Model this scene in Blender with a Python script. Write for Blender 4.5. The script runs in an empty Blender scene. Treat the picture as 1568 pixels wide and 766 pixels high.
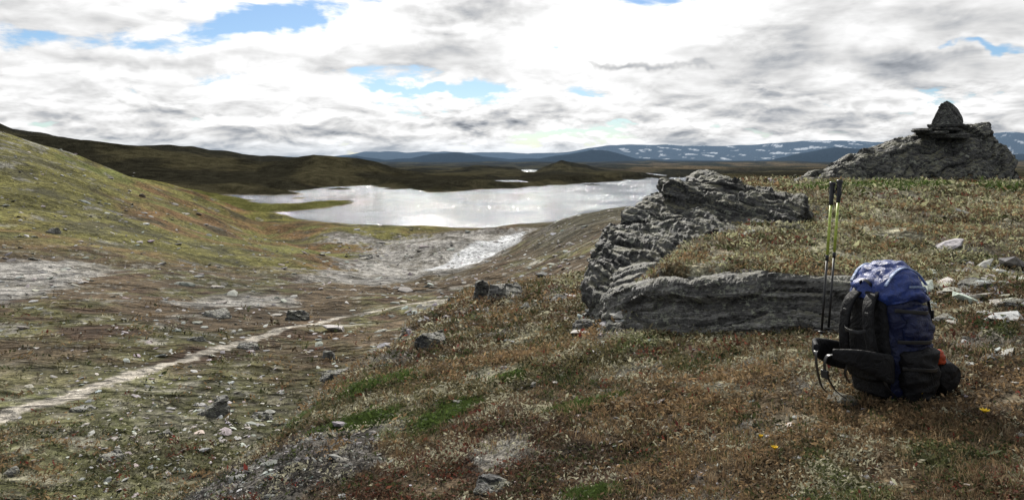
import bpy, bmesh, math, random
import numpy as np
from mathutils import Vector, Matrix
random.seed(7); rng=np.random.default_rng(11)
F=1120.0; ZW=-40.0
scene=bpy.context.scene
col=scene.collection

# ------------------------------------------------------------------ noise
_ang=np.arange(256)/256*2*np.pi
_gx=np.cos(_ang); _gy=np.sin(_ang)
def _h(ix,iy,iz,s):
    h=(ix*374761393+iy*668265263+iz*2147483647+s*144269504)&0xffffffff
    h=((h^(h>>13))*1274126177)&0xffffffff
    return (h^(h>>16))
def perlin2(x,y,seed=0):
    x=np.asarray(x,float)+seed*17.13; y=np.asarray(y,float)-seed*9.71
    x0=np.floor(x); y0=np.floor(y); fx=x-x0; fy=y-y0
    ix=x0.astype(np.int64); iy=y0.astype(np.int64)
    u=fx*fx*fx*(fx*(fx*6-15)+10); v=fy*fy*fy*(fy*(fy*6-15)+10)
    def g(dx,dy):
        h=_h(ix+dx,iy+dy,0,seed)&255
        return _gx[h]*(fx-dx)+_gy[h]*(fy-dy)
    a=g(0,0); b=g(1,0); c=g(0,1); d=g(1,1)
    return 1.4*((a+(b-a)*u)*(1-v)+(c+(d-c)*u)*v)
def perlin3(p,seed=0):
    p=np.asarray(p,float)+seed*13.37
    i=np.floor(p); f=p-i; i=i.astype(np.int64)
    w=f*f*f*(f*(f*6-15)+10)
    out=0
    for dx in (0,1):
        for dy in (0,1):
            for dz in (0,1):
                h=_h(i[:,0]+dx,i[:,1]+dy,i[:,2]+dz,seed)
                t=(h&255); ph=((h>>8)&255)/255*2-1
                r=np.sqrt(np.maximum(0,1-ph*ph))
                val=_gx[t]*r*(f[:,0]-dx)+_gy[t]*r*(f[:,1]-dy)+ph*(f[:,2]-dz)
                ww=(w[:,0] if dx else 1-w[:,0])*(w[:,1] if dy else 1-w[:,1])*(w[:,2] if dz else 1-w[:,2])
                out=out+val*ww
    return out*1.5
def fbm2(x,y,o=4,seed=0):
    s=0;a=1
    for k in range(o):
        s=s+a*perlin2(x*2**k,y*2**k,seed+k); a*=.5
    return s
def ss(x,a,b):
    t=np.clip((x-a)/(b-a),0,1); return t*t*(3-2*t)
def sp(x,k=.3): # soft plus
    return .5*(x+np.sqrt(x*x+k*k))
def smax(a,b,k=.3):
    h=np.clip(.5+.5*(a-b)/k,0,1); return b*(1-h)+a*h+k*h*(1-h)

# ------------------------------------------------------------------ terrain
Xs=np.concatenate([np.linspace(-1.7,-.75,60)[:-1],np.linspace(-.75,.75,780),np.linspace(.75,1.7,60)[1:]])
L0=math.log(.6); L1=math.log(26000); NR=1060
Ls=np.linspace(L0,L1,NR); Ys=np.exp(Ls); DL=Ls[1]-Ls[0]
GX,GY=np.meshgrid(Xs,Ys); WX=GX*GY
rowsy=[8,14,20,30,45,70,110,170,250,300,350,450,600,1000]
tab={
-900:[-5.5,-5.8,-6,-6.3,-7,-8,-6,2,18,24,24,18,0,-38],
0:[-5.5,-5.9,-6.3,-7.0,-8.2,-10.2,-12,-8.6,7,12.2,9,-12,-38,-39],
150:[-5.5,-6,-6.4,-7.2,-8.4,-10.5,-13.5,-13.5,-7,-2,-1.2,-14,-38,-39],
300:[-5.7,-6.2,-6.7,-7.6,-9,-11.2,-15.5,-19.5,-20,-19,-17,-20,-39,-39],
420:[-6,-6.5,-7,-7.8,-9.2,-11.6,-16.5,-23,-29,-32,-34,-38,-39,-39],
520:[-6,-6.6,-7.1,-7.9,-9.3,-12,-17.5,-25,-32,-35,-37.5,-39,-39,-39],
640:[-6,-6.8,-7.3,-7.8,-9,-12.5,-18.5,-26.5,-34,-37,-39,-39,-39,-39],
760:[-6,-6.4,-6.8,-7,-8,-11,-16,-24,-32.5,-36,-39,-39,-39,-39],
830:[-5.5,-5.8,-6,-6.2,-7.2,-9.8,-13,-17.0,-22,-28,-36,-39,-39,-39],
900:[-4,-4,-4.2,-4.9,-6.2,-8.0,-9.0,-11.0,-24,-31,-38,-39,-39,-39],
1000:[-3.5,-3.5,-3.5,-4,-5,-5.6,-6.6,-12,-25,-32,-38,-39,-39,-39],
1100:[-3,-3,-3,-4,-5.5,-8,-12,-18,-28,-33,-38,-39,-39,-39],
1568:[-3,-3,-3.5,-4.5,-6,-9,-13,-19,-28,-33,-38,-39,-39,-39],
2600:[-3,-3,-3.5,-4.5,-6,-9,-13,-19,-28,-33,-38,-39,-39,-39]}
pxk=np.array(sorted(tab)); Xk=(pxk-784)/F
colsT=np.array([np.interp(Ls,np.log(rowsy),tab[k]) for k in pxk])  # ncol x NR
V=np.empty_like(GX)
for r in range(NR): V[r]=np.interp(Xs,Xk,colsT[:,r])
def blur(A,sig,axis):
    r=int(sig*2.5); out=np.zeros_like(A); idx=np.arange(A.shape[axis]); tot=0
    for k in range(-r,r+1):
        w=math.exp(-.5*(k/sig)**2); out+=w*np.take(A,np.clip(idx+k,0,len(idx)-1),axis=axis); tot+=w
    return out/tot
V=blur(blur(V,9,0),16,1)

def knoll(x,y):
    xe=np.interp(y,[0,4.4,6.2,9,12.8,18,26],[-2.3,-2.26,-2.07,-1.95,-1.64,-1.2,.3])
    e=x-xe+.12*perlin2(x*1.2,y*1.2,5)+.10*perlin2(x*3.2,y*3.2,6)
    K=-1.29+.16*np.minimum(x,4.5)-.09*y
    U=-1.542+.065*np.minimum(y,16)
    yf=np.interp(x,[.9,1.18,1.9,2.55,3.3,4.5,6],[8.9,7.75,7.0,6.5,6.5,6.6,6.8])
    xl=np.interp(y,[6,7.5,8.5,11,14,17,20,30,60],[1.0,1.1,1.6,2.6,3.3,3.8,5.0,9,25])
    wd=.25+1.3*ss(x,3.0,4.5)
    wx=.55+.25*np.maximum(y-13,0)
    m=ss(y-yf,-.05-wd*.3,wd)*ss((x-xl)/wx,-.9,1.2)
    top=K+m*(smax(U,K,.2)-K)
    T=top-1.5*sp(-e,.3)-.45*sp(y-17,.8)*ss(3.5-x,0,1.5)-.14*sp(y-18,1)*ss(x,2,3.5)-.003*np.maximum(y-18,0)**2
    return T,e
T,E=knoll(WX,GY)
H=smax(T,V,.4)
KM=ss(T-V,-.2,.25)          # knoll mask
# hills
def ridge(H,D,wf,wb,pts,base=-39,rug=0,lam=100,seed=90):
    p=np.array(pts,float); X=(p[:,0]-784)/F; top=np.interp(GX,X,D*(243-p[:,1])/F)
    t=(GY-D); g=np.where(t<0,ss(t,-wf,0),1-ss(t,0,wb))
    z=base+(top-base)*g
    if rug:
        r_=(GY>D-wf)&(GY<D+wb); z[r_]+=rug*g[r_]*fbm2(WX[r_]/lam,GY[r_]/lam,4,seed)
    return np.maximum(H,z)
Hn=H.copy()
Hn=ridge(Hn,1500,640,900,[(-900,140),(-300,170),(0,195),(20,202),(100,210),(200,219),(300,230),(350,238),(400,246),(440,244),(480,240),(530,247),(580,256),(620,266),(680,276)],rug=14,lam=260)
Hn=ridge(Hn,1800,420,400,[(560,273),(600,265),(650,258),(720,256),(790,259),(812,268),(830,252),(860,248),(900,254),(935,264),(965,276),(1010,278),(1050,276)],rug=8,lam=130,seed=91)
Hn=ridge(Hn,1090,110,110,[(600,293),(640,287),(660,280),(720,277),(740,284),(750,294),(805,294),(818,282),(850,273),(910,272),(950,276),(1000,283)],rug=2.5,lam=60,seed=92)
Hn=ridge(Hn,2700,500,900,[(300,262),(560,262),(620,258),(700,262),(900,262),(960,257),(1020,262),(1080,258),(1150,263),(1250,258),(1400,262),(2600,258)],rug=9,lam=260,seed=93)
Hn=ridge(Hn,4200,900,1200,[(-900,240),(500,256),(600,250),(700,252),(960,252),(1000,247),(1040,250),(1100,252),(1180,248),(1300,252),(1500,246),(2600,240)],rug=14,lam=420,seed=94)
Hn=ridge(Hn,7000,1500,2500,[(-900,238),(500,246),(545,240),(590,248),(630,246),(660,238),(700,234),(735,238),(780,247),(830,243),(870,237),(905,229),(930,231),(975,244),(1040,248),(1100,250),(1180,246),(1220,237),(1280,228),(1330,232),(1420,240),(2600,240)],-30,rug=18,lam=700,seed=95)
Hn=ridge(Hn,15000,4000,7000,[(-900,235),(300,242),(500,240),(560,235),(620,239),(680,233),(760,237),(850,236),(930,229),(970,226),(1050,228),(1150,222),(1230,218),(1330,219),(1450,215),(1540,201),(1600,202),(2600,210)],-30,rug=75,lam=2200,seed=96)
H=Hn
# multi-scale relief
lam=.35; k=0
while lam<6000:
    amp=.035*lam*np.where(GY>600,np.where(GY<3000,.26,.45),1.0)*(1+.5*((GY>60)&(GY<600)))*(1+.7*(GY<16))
    lo=ss(lam/(GY*.022),.9,1.8); hi=1-ss(lam/GY,.16+.14*ss(8-GY,0,4),.36)
    w=amp*lo*hi
    rr=np.where(w.max(axis=1)>1e-5)[0]
    if len(rr):
        a,b=rr[0],rr[-1]+1
        H[a:b]+=w[a:b]*perlin2(WX[a:b]/lam,GY[a:b]/lam,20+k)
    lam*=1.8; k+=1
# lake
def LP(px,py): 
    d=-ZW*F/(py-243); return ((px-784)/F*d,d)
lake=[LP(*q) for q in [(400,334),(440,341),(500,346),(535,346),(568,347),(548,351),(572,353),(590,359),(640,361),(700,357),(760,352),(810,351),(860,342),(920,330),(1000,318),(1080,305),(1120,290),(1090,276),(1060,271),(1010,273.5),(960,276),(905,280),(850,285),(780,289),(720,291),(700,294),(655,295),(630,289),(612,290),(565,285),(500,287),(455,293),(430,292),(470,297),(420,300),(345,299),(362,304),(395,307),(378,309),(430,316),(500,309),(535,307),(543,311),(500,320),(430,325),(400,329)]]
def seg_d(x,y,pl,closed=True):
    d=np.full(x.shape,1e18); n=len(pl)
    for i in range(n if closed else n-1):
        ax,ay=pl[i]; bx,by=pl[(i+1)%n]; dx,dy=bx-ax,by-ay
        t=np.clip(((x-ax)*dx+(y-ay)*dy)/(dx*dx+dy*dy+1e-12),0,1)
        d=np.minimum(d,(x-ax-t*dx)**2+(y-ay-t*dy)**2)
    return np.sqrt(d)
def inside(x,y,pl):
    c=np.zeros(x.shape,bool); n=len(pl)
    for i in range(n):
        ax,ay=pl[i]; bx,by=pl[(i+1)%n]
        if ay==by: continue
        c^=((ay>y)!=(by>y))&(x<(bx-ax)*(y-ay)/(by-ay)+ax)
    return c
def sdf(x,y,pl):
    return np.where(inside(x,y,pl),-1,1)*seg_d(x,y,pl)
r0,r1=np.searchsorted(Ys,[250,6000])
sx=WX[r0:r1]; sy=GY[r0:r1]
sd=sdf(sx+sy*.006*fbm2(sx/25,sy/25,3,3),sy+sy*.014*fbm2(sx/30,sy/30,3,4)+np.maximum(sy-750,0)*.13*fbm2(sx/45,sy/200,3,14),lake)
for (px,py,w,h) in [(777,279,62,6.5),(985,266.8,44,5.5),(1128,267,50,3),(1075,270,40,2.2),(812,262,30,5),(925,259,22,1.6),(452,294,55,2.5),(690,266,30,2),(880,263,24,1.6),(1020,260,40,1.6),(1160,262,60,2)]:
    cx,cy=LP(px,py); hw=w/2*cy/F; hh=h/2*cy*cy/(-ZW*F)
    q=np.sqrt(((sx-cx+hw*.25*perlin2(sx/40,sy/90,8))/hw)**2+((sy-cy)/hh)**2)
    sd=np.minimum(sd,(q-1)*min(hw,hh))
for (px,py,w,h) in [(600,289.5,30,1.8),(905,283,26,1.4),(520,290,36,1.6),(455,304,26,1.5)]:
    cx,cy=LP(px,py); hw=w/2*cy/F; hh=h/2*cy*cy/(-ZW*F)
    q=np.sqrt(((sx-cx)/hw)**2+((sy-cy)/hh)**2)+.4*perlin2(sx/20,sy/60,18); isl=(1-q)*min(hw,hh); sd=np.maximum(sd,isl)
Hs=H[r0:r1]
out=ZW+.25*ss(sd,0,6)+(np.maximum(Hs,ZW+.5)-ZW)*ss(sd,0,55)
Hs=np.where(sd>0,out,ZW-.05-.03*np.minimum(-sd,60)); H[r0:r1]=Hs
H[r1:]=np.maximum(H[r1:],ZW+1)
SD=np.full(GX.shape,1e3); SD[r0:r1]=sd

def zat(x,y,A=None):
    A=H if A is None else A
    x=np.atleast_1d(np.asarray(x,float)); y=np.atleast_1d(np.asarray(y,float))
    c=np.clip(np.interp(x/y,Xs,np.arange(len(Xs))),0,len(Xs)-1.001); r=np.clip((np.log(y)-L0)/DL,0,NR-1.001)
    ci=c.astype(int); ri=r.astype(int); fc=c-ci; fr=r-ri
    return (A[ri,ci]*(1-fc)+A[ri,ci+1]*fc)*(1-fr)+(A[ri+1,ci]*(1-fc)+A[ri+1,ci+1]*fc)*fr
def hit(px,py,ymin=2.4):
    """where the view ray through an image pixel meets the terrain"""
    X=(px-784)/F; Z=-(py-243)/F  # ray slopes from image pixel coordinates
    ys=np.exp(np.arange(math.log(ymin),math.log(3000),.003)); zs=zat(X*ys,ys)
    i=np.argmax(zs>=Z*ys)
    return X*ys[i],ys[i],zs[i]
path=[hit(*q,ymin=9)[:2] for q in [(-120,680),(0,641),(75,616),(150,590),(230,566),(300,545),(380,522),(450,500),(520,486),(580,475),(650,463),(690,457)]]
gpoly=[[hit(*q,ymin=25)[:2] for q in P] for P in [
 [(455,432),(520,402),(560,380),(600,366),(690,355),(760,351),(826,349),(804,366),(776,382),(745,402),(705,418),(620,432),(540,438)],
 [(-60,404),(0,402),(60,398),(120,400),(165,418),(120,432),(60,450),(0,470),(-60,480)],
 [(250,462),(330,455),(420,452),(470,460),(400,470),(300,472)],
 [(490,360),(560,362),(600,372),(560,376),(500,372)]]]
snowp=[hit(*q,ymin=25)[:2] for q in [(645,416),(690,392),(720,375),(765,364),(804,355),(800,366),(772,382),(740,399),(700,411)]]
def c(*v): return np.array(v,float)
def mixc(A,B,t): return A*(1-t[...,None])+B*t[...,None]
def bc(x,*v): return np.broadcast_to(c(*v),x.shape+(3,))
SC=[hit(455,708)[:2],hit(520,668)[:2],hit(330,740)[:2]]
def scree(x,y):
    m=np.zeros(x.shape)
    for (cx,cy),r in zip(SC,(.50,.35,.4)):
        m=np.maximum(m,1-np.sqrt(((x-cx)/r)**2+((y-cy)/r/1.1)**2)/1.35)
    return ss(m+.30*fbm2(x/.4,y/.4,3,44)-.08,.0,.3)*(((x-SC[0][0])**2+(y-SC[0][1])**2)<4)
def zone(x,y,z,km,sd):
    X=x/y
    n1=fbm2(x/3.1,y/3.1,4,1); n2=fbm2(x/14,y/14,4,2); n3=fbm2(x/60,y/60,5,3); n0=fbm2(x/.7,y/.7,4,4)
    C=bc(x,.088,.065,.040).copy()      # brown heath
    C=mixc(C,c(.094,.090,.038),ss(n2+.4*n1,-.1,.45))          # olive
    C=mixc(C,c(.066,.044,.028),ss(n2*.6-.7*n1,.1,.55))         # rusty
    C=mixc(C,c(.21,.20,.175),ss(n1+.6*n0,.35,.85)*.85*(y<110))  # pebbly
    near=ss(-y,-27,-19)*ss(X+.75+n1*.03,-.5,.2)
    C=mixc(C,mixc(bc(x,.095,.100,.046),c(.16,.155,.115),ss(n0+.5*n1,-.2,.5)),near*.8)
    # left hillside
    hill=ss(y,75,125)*ss(-X,.02,.16)*(y<800)
    hc=mixc(bc(x,.122,.114,.036),c(.135,.082,.038),ss(n3+.35*n2+.8*ss(-z-4,0,12)-.5,-.1,.5))
    hc=mixc(hc,c(.050,.048,.026),ss(n2*.9-.5*n3,.10,.55)*.8)
    hc=mixc(hc,c(.115,.135,.040),ss(n3-.4*n2,.15,.6)*.7)
    hc=mixc(hc,c(.17,.165,.145),ss(fbm2(x/9,y/9,5,15)+.5*ss(z,-8,6),.5,.8)*.85)
    C=mixc(C,hc,hill)
    rr=ss(y,60,110)*ss(X,.0,.06)*(y<500)
    C=mixc(C,mixc(bc(x,.06,.054,.032),c(.14,.13,.11),ss(n2+.4*n1,.15,.6)),rr)
    # gravels
    for i,g in enumerate(gpoly):
        b=(y>25)&(y<600)
        s=np.full(x.shape,1e3); s[b]=sdf(x[b],y[b],g)/(y[b]*.02)
        m=ss(-s+1.8*n1+1.2*n2,-.8,.7)
        C=mixc(C,mixc(bc(x,.26,.25,.232),c(.12,.112,.095),ss(n2+n1,-.1,.6)),m)
    s=np.full(x.shape,1e3); b=(y>60)&(y<600); s[b]=sdf(x[b],y[b],snowp)/(y[b]*.01)
    C=mixc(C,c(.52,.53,.54),ss(-s+.4*n1,-.2,.5))
    # path
    s=np.full(x.shape,1e3); b=(y>8)&(y<80); s[b]=seg_d(x[b],y[b],path,False)
    C=mixc(C,c(.38,.35,.30),ss(.36+.20*n0+.12*n1-s,-.08,.12)*(1-km))
    # far land, cloud shadow painted in as a darker ground colour
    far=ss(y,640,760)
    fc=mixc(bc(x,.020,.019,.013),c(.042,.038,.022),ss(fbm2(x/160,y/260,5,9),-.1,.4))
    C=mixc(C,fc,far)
    pen=ss(y,480,520)*ss(-X,.18,.22)*(y<760); C=mixc(C,c(.085,.085,.03),pen)
    tan=ss(y,1900,2300)*ss(X,.1,.2); C=mixc(C,mixc(bc(x,.09,.068,.038),c(.025,.025,.015),ss(fbm2(x/200,y/500,4,19),-.2,.3)),tan*(y<4000))
    C=mixc(C,c(.014,.022,.030),ss(y,5200,5800))  # distant hills and mountains: blue of aerial haze painted into their colour
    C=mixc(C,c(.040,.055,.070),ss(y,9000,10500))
    sn=ss(fbm2(x/260,y/700,5,12),.38,.5)*ss(y,10800,11500)*ss(X,.08,.16)
    C=mixc(C,c(.55,.58,.62),sn)
    C=mixc(C,c(.15,.135,.11),(1-ss(sd,1,6))*(y<900)*.8)
    # knoll
    kc=mixc(bc(x,.105,.078,.047),c(.108,.095,.048),ss(n1+.3*n0,-.15,.5))
    kc=mixc(kc,c(.28,.27,.20),ss(n0+.25*n1+.35*ss(y,6.5,8)*ss(x,.5,2),.25,.75)*.7)
    kc=mixc(kc,c(.062,.038,.027),ss(-n1+.4*n0,.25,.7)*.7)
    kc=mixc(kc,c(.070,.090,.032),ss(fbm2(x/1.1,y/1.1,4,71),.5,.75)*.8)
    kc=mixc(kc,c(.20,.195,.175),ss(fbm2(x/.9,y/.9,4,73),.42,.62)*.7)
    kc=mixc(kc,c(.065,.060,.053),scree(x,y))
    for (gx,gy,ra,rb,ro) in GREEN:
        dx=x-gx; dy=y-gy; cs,sn_=math.cos(ro),math.sin(ro)
        q=((dx*cs+dy*sn_)/ra)**2+((-dx*sn_+dy*cs)/rb)**2
        kc=mixc(kc,c(.060,.090,.024),ss(1.25-q+.5*n0,0,.5))
    C=mixc(C,kc,km)
    e_=E_at(x,y); ed=ss(e_,-1.3,-.4)*(1-ss(e_,-.1,.3))*(y<15)
    C=mixc(C,c(.30,.29,.25),ed*ss(n0+.35,-.1,.3)*.9)
    return C*(1+.22*np.clip(n0,-1,1))[...,None]
def E_at(x,y):
    xe=np.interp(y,[0,4.4,6.2,9,12.8,18,26],[-2.3,-2.26,-2.07,-1.95,-1.64,-1.2,.3]); return x-xe
GREEN=[]
for (px,py,ra,rb,ro) in [(580,588,.42,.22,.5),(555,645,.26,.15,.3),(685,640,.17,.30,-.5),(715,622,.16,.16,.2),(890,622,.24,.12,.1),(460,645,.2,.14,.2),(785,578,.12,.1,0),(905,758,.12,.1,0),(1350,287,1.5,.9,0),(1260,289,.9,.6,0),(1395,283,.8,.6,0),(1545,285,.6,.6,0)]:
    h=hit(px,py); GREEN.append((h[0],h[1],ra,rb,ro))
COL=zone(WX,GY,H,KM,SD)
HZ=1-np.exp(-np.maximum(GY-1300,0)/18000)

def mk(name,Vt,loops,starts,mat,cols=None,smooth=False,extra=None,parent=None):
    me=bpy.data.meshes.new(name); me.vertices.add(len(Vt)); me.vertices.foreach_set('co',np.ascontiguousarray(Vt,dtype=np.float32).ravel())
    me.loops.add(len(loops)); me.loops.foreach_set('vertex_index',np.asarray(loops,dtype=np.int32))
    me.polygons.add(len(starts)); me.polygons.foreach_set('loop_start',np.asarray(starts,dtype=np.int32))
    me.update(calc_edges=True)
    me.polygons.foreach_set('use_smooth',np.full(len(starts),smooth,dtype=bool))
    if cols is not None:
        a=me.color_attributes.new(name='Col',type='FLOAT_COLOR',domain='POINT')
        a.data.foreach_set('color',np.concatenate([cols,np.ones((len(cols),1))],1).astype(np.float32).ravel())
    if extra:
        for n,v in extra.items():
            a=me.attributes.new(n,'FLOAT','POINT'); a.data.foreach_set('value',v.astype(np.float32).ravel())
    me.materials.append(mat); ob=bpy.data.objects.new(name,me); col.objects.link(ob)
    if parent: ob.parent=parent
    return ob

# ------------------------------------------------------------------ materials
class NT:
    def __init__(s,tree): s.t=tree; s.n=tree.nodes; s.l=tree.links
    def node(s,t,**k):
        n=s.n.new(t)
        for a,b in k.items(): setattr(n,a,b)
        return n
    def put(s,sock,v):
        if v is None: return
        if isinstance(v,bpy.types.NodeSocket): s.l.new(v,sock)
        else:
            try: sock.default_value=v
            except Exception: sock.default_value=tuple(v)+(1,)
    def m(s,op,a,b=None,c_=None,clamp=False):
        n=s.node('ShaderNodeMath',operation=op,use_clamp=clamp); s.put(n.inputs[0],a); s.put(n.inputs[1],b); s.put(n.inputs[2],c_); return n.outputs[0]
    def noise(s,vec,scale,detail=4,rough=.55,dist=0,out=0):
        n=s.node('ShaderNodeTexNoise'); s.put(n.inputs['Vector'],vec); s.put(n.inputs['Scale'],scale); s.put(n.inputs['Detail'],detail); s.put(n.inputs['Roughness'],rough); s.put(n.inputs['Distortion'],dist); return n.outputs[out]
    def mr(s,v,a,b,c_=0,d=1,smooth=True):
        n=s.node('ShaderNodeMapRange'); n.interpolation_type='SMOOTHSTEP' if smooth else 'LINEAR'
        for i,q in enumerate((v,a,b,c_,d)): s.put(n.inputs[i],q)
        return n.outputs[0]
    def mix(s,f,a,b,bt='MIX'):
        n=s.node('ShaderNodeMix',data_type='RGBA',blend_type=bt); s.put(n.inputs[0],f); s.put(n.inputs[6],a); s.put(n.inputs[7],b); return n.outputs[2]
    def comb(s,x,y,z):
        n=s.node('ShaderNodeCombineXYZ'); s.put(n.inputs[0],x); s.put(n.inputs[1],y); s.put(n.inputs[2],z); return n.outputs[0]
    def sep(s,v):
        n=s.node('ShaderNodeSeparateXYZ'); s.put(n.inputs[0],v); return n.outputs
    def bump(s,h,st=.5,dist=.02,nrm=None):
        n=s.node('ShaderNodeBump'); s.put(n.inputs['Strength'],st); s.put(n.inputs['Distance'],dist); s.put(n.inputs['Height'],h); s.put(n.inputs['Normal'],nrm); return n.outputs[0]
def newmat(name):
    m=bpy.data.materials.new(name); m.use_nodes=True; t=NT(m.node_tree); b=t.n['Principled BSDF']; return m,t,b
def rgb(*v): return (v[0],v[1],v[2],1)

def ground_material():
    m,t,b=newmat('ground_heath')
    geo=t.node('ShaderNodeNewGeometry'); P=geo.outputs['Position']
    at=t.node('ShaderNodeAttribute',attribute_name='Col'); hz=t.node('ShaderNodeAttribute',attribute_name='haze')
    n1=t.noise(P,38,4,.7); n2=t.noise(P,7,4,.65); n3=t.noise(P,.8,5,.65); n4=t.noise(P,.05,6,.65)
    f=t.m('MULTIPLY',t.mr(n1,.3,.7,.4,1.7),t.mr(n2,.3,.7,.5,1.5))
    f=t.m('MULTIPLY',f,t.mr(n3,.3,.7,.5,1.5)); f=t.m('MULTIPLY',f,t.mr(n4,.3,.7,.6,1.4))
    cc=t.node('ShaderNodeVectorMath',operation='SCALE'); t.put(cc.inputs[0],at.outputs['Color']); t.put(cc.inputs['Scale'],f)
    grit=t.mr(t.noise(P,22,4,.8),.60,.68); grit=t.m('MULTIPLY',grit,t.mr(n3,.46,.6))
    yy=t.sep(P)[1]; grit=t.m('MULTIPLY',grit,t.mr(yy,300,600,.55,0))
    c1=t.mix(grit,cc.outputs[0],rgb(.27,.26,.23))
    t.put(b.inputs['Base Color'],c1); b.inputs['Roughness'].default_value=1.0; t.put(b.inputs['Specular IOR Level'],t.mr(yy,40,500,.1,0))
    h=t.m('ADD',t.m('MULTIPLY',n1,.25),n2)
    b1=t.bump(h,.9,.05); b2=t.bump(n3,.8,.5,b1); b3=t.bump(n4,.8,9,b2); t.put(b.inputs['Normal'],b3)
    em=t.node('ShaderNodeEmission'); t.put(em.inputs[0],rgb(.24,.35,.50)); em.inputs[1].default_value=.85  # ground glows bluish with distance, painted stand-in for aerial haze
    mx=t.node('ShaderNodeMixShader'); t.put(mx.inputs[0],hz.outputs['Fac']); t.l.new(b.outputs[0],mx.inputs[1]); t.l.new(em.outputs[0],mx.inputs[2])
    t.l.new(mx.outputs[0],t.n['Material Output'].inputs[0]); return m
def rock_material(name,dark=(.045,.045,.045),light=(.20,.20,.195),moss=.5,tilt=(.25,.1,.97),sc=1.0,lich_=.8):
    m,t,b=newmat(name)
    geo=t.node('ShaderNodeNewGeometry'); P=geo.outputs['Position']
    dt=t.node('ShaderNodeVectorMath',operation='DOT_PRODUCT'); t.put(dt.inputs[0],P); dt.inputs[1].default_value=tilt
    warp=t.noise(P,1.6*sc,4,.6)
    s_=t.m('ADD',t.m('MULTIPLY',dt.outputs['Value'],11*sc),t.m('MULTIPLY',warp,2.6))
    px,py,pz=t.sep(P)[:3]
    lay=t.noise(t.comb(t.m('MULTIPLY',px,.8),t.m('MULTIPLY',py,.8),s_),1.6,7,.75)
    fine=t.noise(P,24*sc,6,.72); med=t.noise(P,4*sc,6,.65)
    v=t.m('ADD',t.m('MULTIPLY',lay,.6),t.m('MULTIPLY',med,.4))
    c0=t.mix(t.mr(v,.40,.60),rgb(*dark),rgb(*light))
    c0=t.mix(t.mr(fine,.3,.7,0,.6),c0,rgb(*[q*.5 for q in dark]))
    lich=t.m('MULTIPLY',t.mr(t.noise(P,13*sc,5,.75),.52,.60),t.mr(t.noise(P,1.9*sc,4,.6),.40,.56))
    c0=t.mix(t.m('MULTIPLY',lich,lich_),c0,rgb(.38,.40,.31))
    crack=t.mr(t.m('ABSOLUTE',t.m('SUBTRACT',lay,.5)),0,.035,.9,0)
    c0=t.mix(crack,c0,rgb(.008,.008,.007))
    nz=t.sep(geo.outputs['Normal'])[2]
    mo=t.m('MULTIPLY',t.mr(nz,.5,.85),t.mr(med,.42,.56)); mo=t.m('MULTIPLY',mo,moss)
    c0=t.mix(mo,c0,t.mix(t.mr(fine,.4,.6),rgb(.09,.085,.04),rgb(.22,.21,.12)))
    t.put(b.inputs['Base Color'],c0); t.put(b.inputs['Roughness'],t.mr(fine,.3,.7,.45,.8)); b.inputs['Specular IOR Level'].default_value=.4
    h=t.m('ADD',t.m('MULTIPLY',lay,1.0),t.m('MULTIPLY',fine,.28)); t.put(b.inputs['Normal'],t.bump(h,1.0,.08/sc)); return m
def attr_material(name,rough=.8,spec=.2,trans=0,nz=20):
    m,t,b=newmat(name); at=t.node('ShaderNodeAttribute',attribute_name='Col')
    src=at.outputs['Color']
    if not trans:
        geo=t.node('ShaderNodeNewGeometry'); n=t.noise(geo.outputs['Position'],nz,4,.7)
        cc=t.node('ShaderNodeVectorMath',operation='SCALE'); t.put(cc.inputs[0],src); t.put(cc.inputs['Scale'],t.mr(n,.3,.7,.6,1.4)); src=cc.outputs[0]
        t.put(b.inputs['Normal'],t.bump(n,.5,.02))
    t.put(b.inputs['Base Color'],src); b.inputs['Roughness'].default_value=rough; b.inputs['Specular IOR Level'].default_value=spec
    if trans:
        tr=t.node('ShaderNodeBsdfTranslucent'); t.put(tr.inputs[0],src); mx=t.node('ShaderNodeMixShader'); mx.inputs[0].default_value=trans
        t.l.new(b.outputs[0],mx.inputs[1]); t.l.new(tr.outputs[0],mx.inputs[2]); t.l.new(mx.outputs[0],t.n['Material Output'].inputs[0])
    return m
def simple(name,color,rough=.6,spec=.3,metal=0,weave=0):
    m,t,b=newmat(name); tc=t.node('ShaderNodeTexCoord'); n=t.noise(tc.outputs['Object'],30,4,.6); n2=t.noise(tc.outputs['Object'],220,2,.5); n3=t.noise(tc.outputs['Object'],11,5,.6,1.2)
    t.put(b.inputs['Base Color'],t.mix(t.mr(n,.3,.7),rgb(*[q*.7 for q in color]),rgb(*[min(1,q*1.25) for q in color])))
    b.inputs['Roughness'].default_value=rough; b.inputs['Specular IOR Level'].default_value=spec; b.inputs['Metallic'].default_value=metal
    if weave: t.put(b.inputs['Normal'],t.bump(t.m('ADD',n,t.m('MULTIPLY',n2,.3)),weave,.005,t.bump(n3,.8,.03)))
    return m
M_ground=ground_material()
M_rock=rock_material('schist_rock',(.026,.026,.026),(.175,.175,.168),.6,(.25,.1,.97),1.0,.6)
M_rock2=rock_material('weathered_rock',(.065,.064,.061),(.34,.335,.315),.4,(.1,.35,.93),1.3,.8)
M_rock3=rock_material('cairn_rock',(.03,.03,.03),(.14,.14,.13),.1,(-.3,.05,.95),1.2,.4)
M_stone=attr_material('loose_stone',.85,.25,0,18)
M_leaf=attr_material('heath_leaves',.75,.2,.42,3)

nr,nc=GX.shape
Vt=np.stack([WX,GY,H],-1).reshape(-1,3)
idx=np.arange(nr*nc).reshape(nr,nc)
q=np.stack([idx[:-1,:-1],idx[:-1,1:],idx[1:,1:],idx[1:,:-1]],-1).reshape(-1,4)
ground=mk('ground',Vt,q.ravel(),np.arange(len(q))*4,M_ground,COL.reshape(-1,3),True,{'haze':HZ})

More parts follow.
